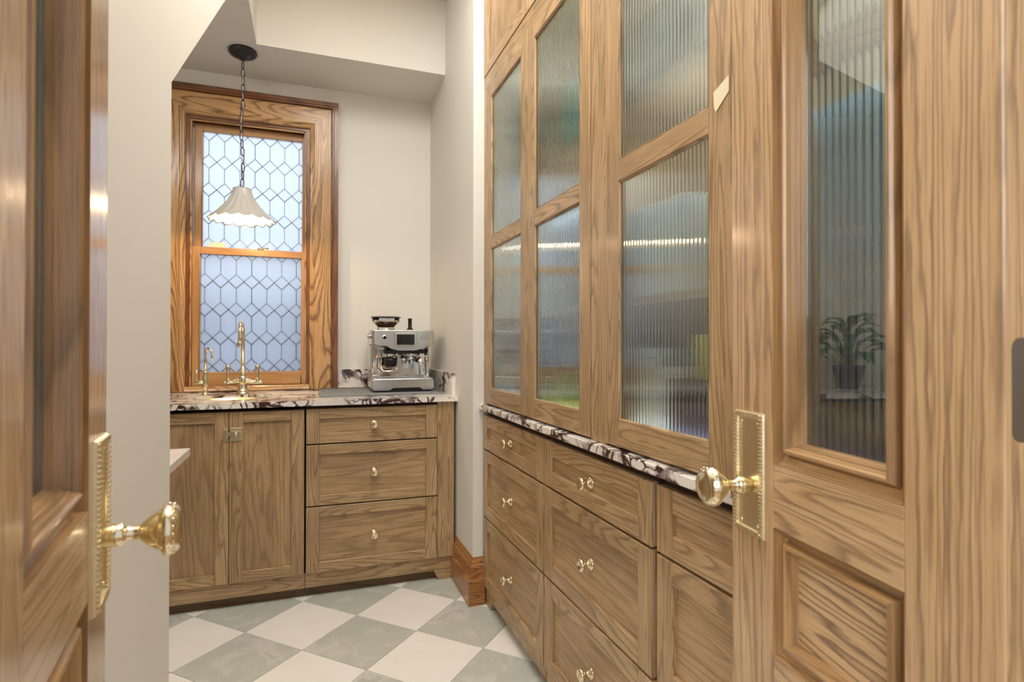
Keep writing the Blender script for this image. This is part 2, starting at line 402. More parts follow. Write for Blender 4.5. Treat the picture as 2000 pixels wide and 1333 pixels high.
# stair wall: raked at 38.5 degrees
sw = [(YF1, 0), (1.387, 0), (1.387, 1.713), (1.387+(ZS-1.713)/.794, ZS), (YF1, ZS)]
struct(MB().prism(sw, -.38, -.28, 'x').build('wall_stair', PAINT), 'white wall under the stairs with a raked lower edge')
# ceilings
struct(box_obj('ceiling', XSO, XW+.12, YF1-.2, YFA, ZC, ZC+.1, CEILP))
mb = MB(); mb.box(XL, XSO, YF1, YB, ZS, ZC+.1); mb.box(XSO, XR, YFA, YB, ZS, ZC+.1)
struct(mb.build('ceiling_soffit', [PAINT]), 'dropped white soffit running round the alcove ceiling')

# ------------------------------------------------------------------ window
win = thing('window_1', 'tall oak sash window of leaded obscure glass above the sink', None, (0, YB, 0), kind='structure')
# casing: profile (offset outward negative) with a dark back band
ZB = .905
cas = [(0, .03), (0, -.012), (-.006, -.020), (-.014, -.022), (-.016, -.026), (-.022, -.028), (-.026, -.026), (-.112, -.026), (-.116, -.018), (-.118, -.018), (-.118, 0)]
band = [(-.118, 0), (-.118, -.024), (-.121, -.034), (-.128, -.034), (-.130, -.040), (-.152, -.040), (-.152, 0)]
# the bottom of the casing rests on the counter: frame is cut there
def casing(prof, mh, mv, name, label=None):
    parts = []
    for sd, mm in (('T', mh), ('L', mv), ('R', mv)):
        mb = MB()
        def ring(o):
            zb = .899
            return [(WX0+o, zb), (WX1-o, zb), (WX1-o, WZ1-o), (WX0+o, WZ1-o)]
        vs = []
        for o, y in prof:
            vs += [(p[0], y, p[1]) for p in ring(o)]
        k = {'B': 0, 'R': 1, 'T': 2, 'L': 3}[sd]
        mb.add(vs, [(i*4+k, i*4+(k+1) % 4, (i+1)*4+(k+1) % 4, (i+1)*4+k) for i in range(len(prof)-1)], 0)
        o = mb.build(name, mm, win)
        if label: o['label'] = label
casing(cas, WIN['x'], WIN['z'], 'casing')
casing(band, BAND['x'], BAND['z'], 'back_band', 'dark brown outer band of the window casing')
# sill moulding
sp = [(0, .899), (-.034, .899), (-.036, .905), (-.032, .915), (-.022, .921), (-.018, .926), (0, .928)]
MB().prism([(p[0], p[1]) for p in sp], WX0-.0, WX1+.0, 'x').build('sill', WIN['x'], win)
# jamb lining
mb = MB(); mb.box(WX0-.004, WX0+.016, 0, .14, WZ0, WZ1, 1); mb.box(WX1-.016, WX1+.004, 0, .14, WZ0, WZ1, 1); mb.box(WX0+.016, WX1-.016, 0, .14, WZ1-.016, WZ1+.004, 0)
mb.box(WX0+.016, WX1-.016, 0, .14, WZ0-.002, .925, 0)
mb.box(WX0+.016, -.5885, .020, .09, .925, WZ1-.016, 1); mb.box(-.0215, WX1-.016, .020, .09, .925, WZ1-.016, 1); mb.box(-.5885, -.0215, .060, .09, 2.346, WZ1-.016, 0)
mb.build('jamb', [BAND['x'], BAND['z']], win)
mb = MB(); mb.box(WX0+.016, WX0+.026, .004, .012, .925, WZ1-.016, 1); mb.box(WX1-.026, WX1-.016, .004, .012, .925, WZ1-.016, 1); mb.box(WX0+.026, WX1-.026, .004, .012, WZ1-.026, WZ1-.016, 0)
mb.build('stop_bead', [WIN['x'], WIN['z']], win, bev=.003)
def sash(x0, x1, z0, z1, gx0, gx1, gz0, gz1, y0, rows, colx):
    mb = MB(); t = .034
    mb.box(x0, gx0, y0, y0+t, z0, z1, 1); mb.box(gx1, x1, y0, y0+t, z0, z1, 1)
    mb.box(gx0, gx1, y0, y0+t, gz1, z1, 0); mb.box(gx0, gx1, y0, y0+t, z0, gz0, 0)
    s = mb.build('sash', [SASH['x'], SASH['z']], win, bev=.003, seg=2)
    yg = y0+.018; P = .0765; H = .152; dh = .0375
    segs = set(); polys = []
    for r in rows:
        for c in range(-2, 10):
            cx = colx + c*P        # crossing x
            vx = cx + P/2
            polys.append([(cx, r), (vx, r-dh), (vx+P/2, r), (vx, r+dh)])           # diamond round a vertical
            polys.append([(cx, r), (vx, r+dh), (vx, r+H-dh), (cx, r+H), (cx-P/2, r+H-dh), (cx-P/2, r+dh)])  # hexagon above the crossing
    lead = MB()
    for p in polys:
        q = clip_poly(p, gx0, gx1, gz0, gz1)
        if not q: continue
        for i in range(len(q)):
            a, b = q[i-1], q[i]
            key = tuple(sorted(((round(a[0], 4), round(a[1], 4)), (round(b[0], 4), round(b[1], 4)))))
            on_edge = any(abs(a[k]-l) < 1e-4 and abs(b[k]-l) < 1e-4 for k, l in ((0, gx0), (0, gx1), (1, gz0), (1, gz1)))
            if not on_edge: segs.add(key)
        q2 = inset_poly(q, .0008)
        if not q2: continue
        cx = sum(a for a, _ in q2)/len(q2); cz = sum(b for _, b in q2)/len(q2)
        o = MB().prism([(a-cx, b-cz) for a, b in q2], -.0015, .0015, 'y').build('pane', FROST, s)
        o.location = (cx, yg, cz)
    for a, b in segs:
        dx, dz = b[0]-a[0], b[1]-a[1]; l = math.hypot(dx, dz)
        if l < .003: continue
        nx, nz = -dz/l*.0010, dx/l*.0010
        lead.add([(a[0]+nx, yg-.003, a[1]+nz), (b[0]+nx, yg-.003, b[1]+nz), (b[0]-nx, yg-.003, b[1]-nz), (a[0]-nx, yg-.003, a[1]-nz),
                  (a[0]+nx, yg+.003, a[1]+nz), (b[0]+nx, yg+.003, b[1]+nz), (b[0]-nx, yg+.003, b[1]-nz), (a[0]-nx, yg+.003, a[1]-nz)],
                 [(0,1,2,3),(7,6,5,4),(0,4,5,1),(1,5,6,2),(2,6,7,3),(3,7,4,0)])
    lead.build('lead_came', LEAD, s)
    return s
s_low = sash(-.588, -.022, .927, 1.671, -.551, -.043, 1.001, 1.634, .014, [.879+.0, 1.033, 1.187, 1.340, 1.494, 1.647], -.491)
s_up = sash(-.586, -.024, 1.640, 2.345, -.547, -.039, 1.66, 2.305, .050, [1.540, 1.692, 1.843, 1.994, 2.146, 2.298], -.479)
# sash lock and a small block standing on the meeting rail
mb = MB(); mb.lathe([(.0, 0), (.022, 0), (.022, .004), (.012, .008), (.010, .012), (0, .013)], (-.255, .030, 1.671), seg=16)
mb.tube([(-.255, .030, 1.681), (-.235, .026, 1.684), (-.215, .030, 1.682)], .004, 8)
mb.box(-.285, -.225, .016, .046, 1.671, 1.675)
lk = mb.build('sash_lock', BRASS2, win)
tag(box_obj('paper_tag', -.505, -.432, YB+.0195, YB+.0305, 1.6715, 1.699, TAPE), 'small cream block on the meeting rail of the window', 'tag')

# outside: pale ground and the dim neighbouring wall seen blurred through the obscure glass
struct(box_obj('wall_outside', -1.2, .75, 5.6, 5.8, -.5, 1.95, plain('outside_brick', S(96, 108, 140), .9)), 'blue-grey neighbouring wall blurred beyond the leaded window')

# ------------------------------------------------------------------ knobs
def small_knob(parent, x, z, y=0):
    mb = MB()
    mb.lathe([(.0, 0), (.0145, 0), (.0145, -.002), (.0125, -.004), (.0115, -.004), (.0105, -.0065), (.0065, -.009), (.005, -.013), (.005, -.018), (.0075, -.021),
              (.0135, -.0235), (.0155, -.0265), (.0155, -.030), (.0135, -.0335), (.0105, -.035), (.0095, -.0345), (0, -.0352)], (0, 0, 0), 'y', 20)
    mb.v = [(x+p[0]*1.2, y+p[1]*1.1, z+p[2]*1.2) for p in mb.v]
    return mb.build('knob', BRASS2, parent)

def reeded(parent, x0, x1, z0, z1, yf, front=True, pitch=.0127, h=.0021, th=.004, name='glass_pane'):
    n = max(1, round((x1-x0)/pitch)); p = (x1-x0)/n; K = 8
    pts = []
    for i in range(n):
        for k in range(K):
            t = k/K; pts.append((x0+(i+t)*p, h*math.sqrt(max(0, 1-(2*t-1)**2*.92))-h*math.sqrt(.08)))
    pts.append((x1, 0)); m = len(pts); sg = -1 if front else 1
    yr = yf if front else yf+th; yb = yf+th if front else yf
    vs = [(x, yr+sg*d, z0) for x, d in pts] + [(x, yr+sg*d, z1) for x, d in pts] + [(x0, yb, z0), (x1, yb, z0), (x0, yb, z1), (x1, yb, z1)]
    mb = MB(); mb.add(vs, [(i, i+1, m+i+1, m+i) for i in range(m-1)], 0, True)
    mb.v and mb.add([], [])
    b = 2*m
    for f in ([b, b+1, b+3, b+2], list(range(m))+[b+1, b], list(range(m, 2*m))+[b+3, b+2], [0, m, b+2, b], [m-1, 2*m-1, b+3, b+1]):
        mb.f.append(f); mb.m.append(0); mb.s.append(False)
    me = mb.build(name, REED, parent)
    bm = bmesh.new(); bm.from_mesh(me.data)
    for e in bm.edges:
        if len(e.link_faces) == 2 and e.link_faces[0].smooth != e.link_faces[1].smooth: e.smooth = False
    bm.to_mesh(me.data); bm.free()
    return me

def shaker(parent, name, x0, x1, z0, z1, st=.055, rl=.046, fill='panel', knob=None, th=.02, mid=(), y=0.0, grain='x', label=None):
    """frame and panel front; front face at y, thickness th backwards"""
    mb = MB()
    mb.box(x0, x0+st, y, y+th, z0, z1, 1); mb.box(x1-st, x1, y, y+th, z0, z1, 1)
    mb.box(x0+st, x1-st, y+.0002, y+th, z0, z0+rl, 0); mb.box(x0+st, x1-st, y+.0002, y+th, z1-rl, z1, 0)
    for a, b in mid: mb.box(x0+st, x1-st, y+.0002, y+th, a, b, 0)
    o = mb.build(name, [CAB['x'], CAB['z']], parent, bev=.0016)
    if label: o['label'] = label
    zs = [z0+rl] + [v for a, b in mid for v in (a, b)] + [z1-rl]
    for k in range(0, len(zs), 2):
        if fill == 'panel':
            box_obj('panel', x0+st-.003, x1-st+.003, y+.010, y+.016, zs[k]-.003, zs[k+1]+.003, PAN[grain], o)
        else:
            reeded(o, x0+st-.002, x1-st+.002, zs[k]-.002, zs[k+1]+.002, y+.009, front=True, th=.003, h=.0015)
            g = MB(); g.frame(x0+st, x1-st, zs[k], zs[k+1], [(.0003, .0005), (.0035, .0045), (.0035, .009), (.0003, .009)], 0, 1, y0=y)
            g.build('glazing_bead', [CAB['x'], CAB['z']], o)
    if knob: small_knob(o, knob[0], knob[1], y+(.010 if fill == 'panel' else 0))
    return o

# ------------------------------------------------------------------ back run: sink cabinet, drawer cabinet, counter
YC = 2.72
def toe(parent, x0, x1, foot_l, foot_r):
    z1 = .112; zc = .046
    pts = [(x0, z1), (x0, 0 if foot_l else zc)]
    if foot_l: pts += [(x0+.075, 0), (x0+.098, zc)]
    if foot_r: pts += [(x1-.098, zc), (x1-.075, 0), (x1, 0)]
    else: pts += [(x1, zc)]
    pts += [(x1, z1)]
    MB().prism(pts, .014, .030, 'y').build('valance', CAB['x'], parent, bev=.001)
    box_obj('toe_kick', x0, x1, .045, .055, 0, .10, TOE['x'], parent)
def carcass(parent, x0, x1, d, z1, mat=None):
    return box_obj('body', x0, x1, .0215, d, .112, z1, mat or DARK, parent)
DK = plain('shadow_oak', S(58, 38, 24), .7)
sinkc = thing('sink_cabinet', 'oak sink cabinet with two tall doors and a brass latch under the window', 'cabinet', (0, YC, 0))
# hollow body so the sink bowl can hang in it
mb = MB(); mb.box(-1.30, -1.282, .0215, .64, .112, .86); mb.box(-.036, -.018, .0215, .64, .112, .86); mb.box(-1.282, -.036, .0215, .64, .112, .13); mb.box(-1.282, -.036, .622, .64, .13, .86)
mb.box(-1.282, -.036, .0215, .04, .835, .86)
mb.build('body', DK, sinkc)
shaker(sinkc, 'door', -.3255, -.020, .114, .856, grain='z')
shaker(sinkc, 'door', -.6330, -.3275, .114, .856, grain='z')
shaker(sinkc, 'door', -.9405, -.6350, .114, .856, grain='z')
shaker(sinkc, 'door', -1.248, -.9425, .114, .856, grain='z')
toe(sinkc, -1.30, -.017, False, False)
# brass cupboard latch
mb = MB(); mb.box(-.3215, -.274, -.004, 0, .731, .789); mb.box(-.3215, -.274, -.007, -.004, .734, .741); mb.box(-.3215, -.274, -.007, -.004, .779, .786)
mb.box(-.318, -.278, -.010, -.004, .745, .775)
mb.lathe([(0, 0), (.009, 0), (.009, -.005), (.0075, -.009), (0, -.010)], (-.298, -.010, .760), 'y', 16, sx=.8, sy=1.2)
la = mb.build('latch', BRASS, sinkc, bev=.001)
mb = MB(); mb.box(-.3475, -.3295, -.004, 0, .731, .789); mb.box(-.346, -.331, -.011, -.004, .738, .782); mb.box(-.331, -.318, -.008, -.005, .752, .768)
mb.build('latch_keeper', BRASS, sinkc, bev=.001)

drc = thing('drawer_cabinet', 'oak cabinet of three drawers below the coffee machine', 'cabinet', (0, YC, 0))
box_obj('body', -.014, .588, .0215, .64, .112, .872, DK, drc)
box_obj('face_stile', .5895, .672, .004, .10, .112, .872, CAB['z'], drc, bev=.001)
for z0, z1 in ((.6985, .857), (.417, .6925), (.114, .411)):
    shaker(drc, 'drawer', -.012, .587, z0, z1, knob=(.2885, (z0+z1)/2))
toe(drc, -.0155, .672, False, True)

# countertop with an oval sink cut-out
CT0, CT1 = .873, .897
ctp = thing('worktop', 'white marble worktop with purple veins and an oval sink cut-out', 'worktop')
def counter_hole(x0, x1, y0, y1, z0, z1, cx, cy, a, b, n=64):
    outer = []; inner = []
    for i in range(n):
        t = 2*math.pi*i/n; dx, dy = math.cos(t), math.sin(t); inner.append((cx+a*dx, cy+b*dy))
        s = min(((x1-cx)/dx if dx > 0 else (x0-cx)/dx if dx < 0 else 9), ((y1-cy)/dy if dy > 0 else (y0-cy)/dy if dy < 0 else 9)) if True else 0
        outer.append([cx+s*dx, cy+s*dy])
    for cxr, cyr in ((x0, y0), (x1, y0), (x1, y1), (x0, y1)):
        k = min(range(n), key=lambda i: (outer[i][0]-cxr)**2+(outer[i][1]-cyr)**2); outer[k] = [cxr, cyr]
    vs = [(p[0], p[1], z1) for p in outer]+[(p[0], p[1], z1) for p in inner]+[(p[0], p[1], z0) for p in outer]+[(p[0], p[1], z0) for p in inner]
    fs = []
    for i in range(n):
        j = (i+1) % n
        fs += [(i, j, n+j, n+i), (2*n+i, 3*n+i, 3*n+j, 2*n+j), (i, 2*n+i, 2*n+j, j), (n+i, n+j, 3*n+j, 3*n+i)]
    return MB().add(vs, fs)
SX, SY, SA, SB = -.332, 3.005, .205, .148
counter_hole(-.74, .07, YC-.022, YB-.001, CT0, CT1, SX, SY, SA, SB).build('slab', MARBLE, ctp)
MB().box(.07, XR-.001, YC-.022, YB-.001, CT0, CT1).build('slab', MARBLE, ctp)
MB().box(XL+.001, -.74, YC-.022, YB-.001, CT0, CT1).build('slab', MARBLE, ctp)
bs = MB(); bs.box(.153, XR-.001, YB-.021, YB-.001, CT1, 1.008)
tag(bs.build('backsplash', MARBLE, None, bev=.001), 'low marble upstand on the back wall behind the coffee machine', 'backsplash')
bs = MB(); bs.box(XR-.021, XR-.001, YC+.02, YB-.0215, CT1, 1.008)
tag(bs.build('backsplash', MARBLE, None, bev=.001), 'low marble upstand along the right wall beside the coffee machine', 'backsplash')

# sink bowl
sk = thing('sink', 'oval brass sink bowl set under the marble worktop', 'sink', (SX, SY, CT0))
prof = [(.985, -.001), (.982, .008), (.965, .009), (.960, -.03), (.93, -.10), (.75, -.145), (.4, -.158), (.1, -.162), (0, -.162)]
mb = MB(); mb.lathe([(r*SA, h) for r, h in prof], (0, 0, 0), 'z', 48, sy=SB/SA)
o = mb.build('bowl', BRASS, sk); so = o.modifiers.new('solid', 'SOLIDIFY'); so.thickness = .0015
MB().lathe([(0, -.1608), (.02, -.1608), (.022, -.159), (.016, -.158), (0, -.159)], (0, 0, 0), 'z', 20).build('drain', CHROME, sk)

# ------------------------------------------------------------------ faucets
fa = thing('faucet', 'tall gooseneck brass faucet with two lever handles behind the sink', 'faucet', (-.321, 3.205, CT1))
MB().lathe([(0, 0), (.031, 0), (.031, .004), (.027, .008), (.026, .012), (.028, .014), (.026, .018), (.0225, .022), (.021, .05), (.022, .056), (.0225, .075), (.018, .088), (.0145, .094), (.0155, .098), (.0155, .104), (.013, .108), (.0115, .14), (.010, .142), (0, .142)], (0,0,0), 'z', 28).build('body', BRASS2, fa)
pts = [(0, 0, .13), (0, 0, .30)]
for i in range(17):
    a = math.pi*i/16; pts.append((0, -.068+.068*math.cos(a), .305+.062*math.sin(a)))
pts += [(0, -.137, .285), (0, -.138, .262)]
mb = MB(); mb.tube(pts, .0088, 14)
mb.lathe([(0, .0), (.0118, 0), (.0125, .004), (.0118, .008), (.0118, .016), (.013, .018), (.013, .024), (.010, .028), (0, .028)], (0, -.138, .238), 'z', 18)
mb.build('spout', BRASS2, fa)
for s in (-1, 1):
    MB().tube([(0, 0, .07), (s*.02, 0, .066), (s*.036, 0, .061), (s*.05, 0, .058), (s*.064, 0, .058), (s*.075, 0, .058)], .01, 12, radii=[.018, .016, .012, .010, .0115, .010]).build('arm', BRASS2, fa)
    mb = MB(); mb.lathe([(0, -.012), (.008, -.012), (.0125, -.006), (.013, .002), (.009, .010), (.010, .014), (.007, .018), (.0065, .024), (.0095, .055), (.0115, .072), (.0115, .082), (.008, .088), (0, .089)], (s*.068, 0, .060), 'z', 16)
    mb.lathe([(0, -.012), (.007, -.012), (.009, -.004), (.009, .006), (.006, .014), (0, .015)], (s*.08, 0, .058), 'x', 14)
    mb.build('lever_handle', BRASS2, fa)
fb = thing('filter_faucet', 'small brass drinking water tap left of the tall faucet', 'faucet', (-.484, 3.15, CT1))
MB().lathe([(0, 0), (.017, 0), (.017, .004), (.012, .012), (.009, .022), (.0125, .034), (.015, .045), (.013, .062), (.015, .075), (.013, .09), (.010, .108), (.011, .112), (.011, .118), (.006, .122), (0, .122)], (0,0,0), 'z', 20).build('body', BRASS2, fb)
pts = [(0, 0, .11), (0, -.001, .19)]
for i in range(13):
    a = math.pi*i/12; q = .020-.020*math.cos(a); pts.append((q*.80, -q*.60, .196+.038*math.sin(a)))
pts.append((.036, -.026, .172))
MB().tube(pts, .0048, 12, radii=[.0062]*2+[.0056]*6+[.0046]*7+[.0052]).build('spout', BRASS2, fb)
mb = MB(); mb.tube([(0, 0, .068), (-.022, 0, .066), (-.040, 0, .066)], .008, 12, radii=[.012, .009, .010])
mb.lathe([(0, -.012), (.006, -.012), (.009, -.005), (.0085, .004), (.006, .012), (.005, .03), (.0065, .045), (.0085, .050), (.0085, .056), (0, .060)], (-.040, 0, .068), 'z', 14)
mb.build('lever_handle', BRASS2, fb)

# ------------------------------------------------------------------ drying mat
mt = thing('drying_mat', 'flat grey ridged rubber mat lying under the coffee machine', 'mat', (0, 0, CT1))
MX0, MX1, MY0, MY1 = .05, .655, 2.85, 3.34
mb = MB(); mb.box(MX0, MX1, MY0, MY1, 0, .004); mb.box(MX0, MX1, MY0, MY0+.008, .004, .009); mb.box(MX0, MX1, MY1-.008, MY1, .004, .009); mb.box(MX0, MX0+.008, MY0+.008, MY1-.008, .004, .009); mb.box(MX1-.008, MX1, MY0+.008, MY1-.008, .004, .009)
mb.build('base', MAT, mt, bev=.0015)
for i in range(14):
    box_obj('ridge', MX0+.018+i*.0165, MX0+.026+i*.0165, MY0+.02, MY1-.02, .004, .0075, MAT, mt, bev=.001)

# ------------------------------------------------------------------ espresso machine
em = thing('coffee_machine', 'brushed steel espresso machine with touch screen and bean hopper', 'coffee machine', (.4665, 3.155, CT1+.0046))
W = .158; F = -.165; Bk = .135
rb = lambda nm, x0, x1, y0, y1, z0, z1, m, bev=.006: MB().box(x0, x1, y0, y1, z0, z1).build(nm, m, em, bev=bev, seg=3)
mb = MB()     # base with a notch at the front foot
mb.prism([(-W-.004, .062), (-W-.006, .018), (-W+.010, .008), (-.070, .008), (-.052, .020), (.085, .020), (.103, .008), (W-.010, .008), (W+.006, .018), (W+.004, .062), (W-.01, .070), (-W+.01, .070)], F, F+.19, 'y')
mb.build('drip_tray', STEEL, em, bev=.004, seg=2)
rb('foot', -W+.012, W-.012, F+.01, Bk, 0, .021, BLACKP, .002)
mb = MB()
for i in range(13): mb.box(-W+.025+i*.0232, -W+.039+i*.0232, F+.02, F+.13, .070, .0715)
mb.build('tray_slots', CHROME, em)
rb('body', -W, W, .0, Bk, .02, .31, STEEL, .008)
MB().box(-W+.012, W-.012, -.012, .0, .078, .235).build('back_panel', CHROME, em, bev=.004, seg=2)
for s in (-1, 1):
    MB().box(s*W-(.012 if s > 0 else 0), s*W+(0 if s > 0 else .012), -.055, .01, .066, .24).build('side_panel', CHROME if s > 0 else STEEL, em, bev=.004, seg=2)
# head: bottom edge dips in the middle
hp = [(-W-.002, .325), (-W-.004, .318), (-W-.004, .250), (-W+.02, .243), (-.095, .240), (-.065, .222), (-.03, .215), (.06, .215), (.10, .224), (.125, .238), (W-.008, .243), (W+.004, .250), (W+.004, .318), (W-.004, .327)]
mb = MB(); n = len(hp)
def sc_(p, k): return (p[0]*k, .27+(p[1]-.27)*k)
rings = [[(x, F-.012, z) for x, z in [sc_(p, .95) for p in hp]], [(x, F-.004, z) for x, z in [sc_(p, .985) for p in hp]], [(x, F+.010, z) for x, z in hp], [(x, .01, z) for x, z in hp]]
vs = [p for r in rings for p in r]
mb.add(vs, [(r*n+i, r*n+(i+1) % n, (r+1)*n+(i+1) % n, (r+1)*n+i) for r in range(3) for i in range(n)] + [list(range(n)), [3*n+i for i in range(n)][::-1]])
mb.build('head', STEEL, em, bev=.002, seg=2)
fy = F-.012
MB().box(-.050, .068, fy-.003, fy+.004, .238, .312).build('screen_bezel', STEEL, em, bev=.008, seg=3)
MB().box(-.038, .054, fy-.0045, fy-.0025, .247, .301).build('screen', SCREEN, em, bev=.0008)
mb = MB(); mb.lathe([(0, -.003), (.0125, -.003), (.0145, 0), (.0145, .003), (0, .003)], (-.100, fy-.001, .284), 'y', 20); mb.build('power_button', CHROME, em)
MB().lathe([(0, -.0036), (.0100, -.0036), (.0100, -.003), (0, -.003)], (-.100, fy-.001, .284), 'y', 20).build('button_face', STEEL, em)
def text_obj(name, body, size, loc, parent, mat, shear=0, rot=(R(90), 0, 0), ext=.0003):
    cu = bpy.data.curves.new(name, 'FONT'); cu.body = body; cu.size = size; cu.shear = shear; cu.extrude = ext; cu.align_x = 'CENTER'; cu.align_y = 'CENTER'
    t = bpy.data.objects.new(name, cu); col.objects.link(t)
    me = bpy.data.meshes.new_from_object(t.evaluated_get(bpy.context.evaluated_depsgraph_get())); col.objects.unlink(t)
    bpy.data.objects.remove(t); me.materials.clear(); me.materials.append(mat)
    o = bpy.data.objects.new(name, me); col.objects.link(o); o.parent = parent; o.location = loc; o.rotation_euler = rot
    return o
text_obj('lettering', 'Breville', .017, (.108, fy-.0008, .283), em, plain('grey_print', S(150, 148, 142), .3, .6), shear=.35)
mb = MB()
for k in range(3): mb.lathe([(.0022+k*.0022, 0), (.0022+k*.0022, -.0004), (.0030+k*.0022, -.0004)], (-.100, fy-.0048, .284), 'y', 14)
mb.build('button_mark', BLACKP, em)
# underside, group heads, tamp cradle, portafilter, steam wand
MB().box(-.10, .115, -.145, -.01, .200, .222).build('underside', BLACKP, em, bev=.006, seg=2)
MB().lathe([(0, .0), (.033, 0), (.035, .004), (.035, .036), (0, .036)], (-.068, -.095, .182), 'z', 28).build('grinder_collar', CHROME, em)
MB().lathe([(0, .0), (.033, 0), (.036, .005), (.036, .036), (0, .036)], (.048, -.095, .182), 'z', 28).build('group_head', CHROME, em)
MB().lathe([(0, 0), (.022, 0), (.030, .006), (.036, .035), (.034, .046), (0, .046)], (-.062, -.112, .130), 'z', 24).build('tamping_cup', BLACKP, em)
mb = MB(); mb.tube([(-.108, -.10, .185), (-.108, -.112, .118), (-.098, -.125, .108), (-.040, -.125, .108), (-.028, -.112, .118), (-.028, -.10, .185)], .0045, 10); mb.build('cradle', CHROME, em)
MB().box(-.100, -.036, -.128, -.08, .104, .112).build('cradle_plate', CHROME, em, bev=.003)
mb = MB(); mb.lathe([(0, 0), (.030, 0), (.034, .006), (.034, .020), (0, .020)], (.048, -.095, .164), 'z', 24); mb.tube([(.048, -.10, .17), (.052, -.118, .158), (.048, -.120, .142)], .007, 10)
mb.tube([(.028, -.105, .165), (.030, -.11, .150), (.034, -.112, .140)], .005, 8)
mb.build('portafilter', CHROME, em)
mb = MB(); mb.tube([(.060, -.120, .170), (.074, -.160, .163), (.084, -.200, .157)], .011, 14, radii=[.009, .011, .014]); mb.build('portafilter_handle', BLACKP, em)
MB().lathe([(0, -.006), (.015, -.006), (.018, -.002), (.018, .004), (.012, .008), (0, .008)], (.0845, -.204, .1565), 'y', 22).build('handle_cap', CHROME, em)
MB().lathe([(0, 0), (.004, .0), (.006, .004), (.007, .02), (0, .03)], (-.012, -.10, .176), 'z', 12).build('hot_water_spout', CHROME, em)
mb = MB(); mb.tube([(.118, -.11, .225), (.124, -.118, .20), (.128, -.124, .165), (.133, -.128, .11), (.134, -.130, .078)], .0042, 10); mb.build('steam_wand', CHROME, em)
MB().tube([(.119, -.112, .222), (.122, -.116, .208), (.126, -.121, .190)], .007, 10, radii=[.005, .008, .006]).build('wand_grip', BLACKP, em)
MB().lathe([(0, 0), (.009, 0), (.011, .006), (.011, .014), (.008, .020), (0, .020)], (.129, -.126, .158), 'z', 16).build('wand_knob', PINK, em)
MB().lathe([(0, 0), (.004, 0), (.006, .003), (.006, .012), (.004, .016), (0, .016)], (.134, -.130, .066), 'z', 12).build('wand_tip', CHROME, em)
MB().lathe([(0, -.012), (.007, -.012), (.012, -.006), (.012, .006), (.006, .012), (0, .012)], (-W-.010, -.10, .292), 'x', 16).build('side_dial', STEEL, em)
# hopper
HX, HY, HZ = -.078, -.05, .325
o = MB().lathe([(.046, 0), (.046, .014), (.040, .016), (.052, .026), (.072, .046), (.072, .066), (.0705, .066), (.0705, .047), (.050, .0275), (.038, .016), (.0, .012)], (HX, HY, HZ), 'z', 36).build('hopper', CLEAR, em)
MB().lathe([(.044, .0005), (.0475, .0005), (.0475, .010), (.044, .010)], (HX, HY, HZ), 'z', 30).build('hopper_ring', CHROME, em)
MB().lathe([(0, 0), (.079, 0), (.080, .003), (.078, .007), (.030, .009), (0, .009)], (HX, HY, HZ+.066), 'z', 36).build('hopper_lid', plain('smoky_lid', S(92, 86, 78), .25), em)
mb = MB(); mb.lathe([(0, .017), (.038, .0175), (.050, .028), (.060, .038), (.04, .043), (0, .046)], (HX, HY, HZ), 'z', 30)
for i in range(90):
    a = random.uniform(0, 6.28); q = random.uniform(0, 1)**.5*.054; zz = .040+random.uniform(-.001, .004)
    mb.lathe([(0, -.005), (.003, -.003), (.0037, 0), (.003, .003), (0, .005)], (HX+q*math.cos(a), HY+q*math.sin(a), HZ+zz), 'x' if i % 2 else 'y', 6)
be = mb.build('coffee_beans', BEAN, em); be['kind'] = 'stuff'
MB().box(HX-.044, HX+.036, HY-.0735, HY-.072, HZ+.049, HZ+.063).build('hopper_label', plain('label_grey', S(176, 172, 180), .5), em)
MB().lathe([(0, 0), (.026, 0), (.026, .003), (.014, .011), (.0105, .018), (.0105, .060), (.012, .064), (.0105, .067), (0, .067)], (.055, -.03, .325), 'z', 22).build('tamper_handle', plain('tamper_bronze', S(58, 52, 42), .15, .7), em)

# ------------------------------------------------------------------ pendant lamp
PX, PY = -.315, 3.085
pd = thing('pendant_lamp', 'fluted white bell-shaped pendant lamp hanging on a black chain', 'lamp', (PX, PY, ZS))
MB().lathe([(0, 0), (.066, 0), (.066, -.012), (.060, -.017), (.060, -.020), (.052, -.024), (.036, -.034), (.012, -.040), (.008, -.046), (0, -.046)], (0,0,0), 'z', 40).build('canopy', BLACKM, pd)
link = MB()
lp = []
for i in range(20):
    a = 2*math.pi*i/20; lp.append((.0080*math.cos(a), 0, .0155*math.sin(a)+(.006 if math.sin(a) > 0 else -.006)*min(1, abs(math.sin(a))*3)))
link.tube(lp, .0023, 8, closed=True)
l0 = link.build('chain_link', BLACKM, pd)
NL = 16; ztop, zbot = -.050, -.676
for i in range(NL):
    o = l0 if i == 0 else l0.copy()
    if i: col.objects.link(o); o.parent = pd
    t = (i+.5)/NL
    o.location = (.006*math.sin(t*9)*math.sin(t*math.pi), .0, ztop+(zbot-ztop)*t)
    o.rotation_euler = (0, R(6)*math.sin(i*1.7), R(35 if i % 2 else -50))
cp = [(.004*math.sin(i*.9)*math.sin(i/24*math.pi)+.003*math.sin(i/24*9)*math.sin(i/24*math.pi), .004*math.cos(i*.9)*math.sin(i/24*math.pi), -.045+(-.685+.045)*i/24) for i in range(25)]
MB().tube(cp, .0019, 8).build('cord', CORD, pd)
Z1, Z0 = -.686, -.842   # top and rim of the shade, relative to the soffit
sp_ = [(0, .039), (.06, .0395), (.2, .046), (.38, .060), (.56, .080), (.74, .106), (.88, .130), (1.0, .150)]
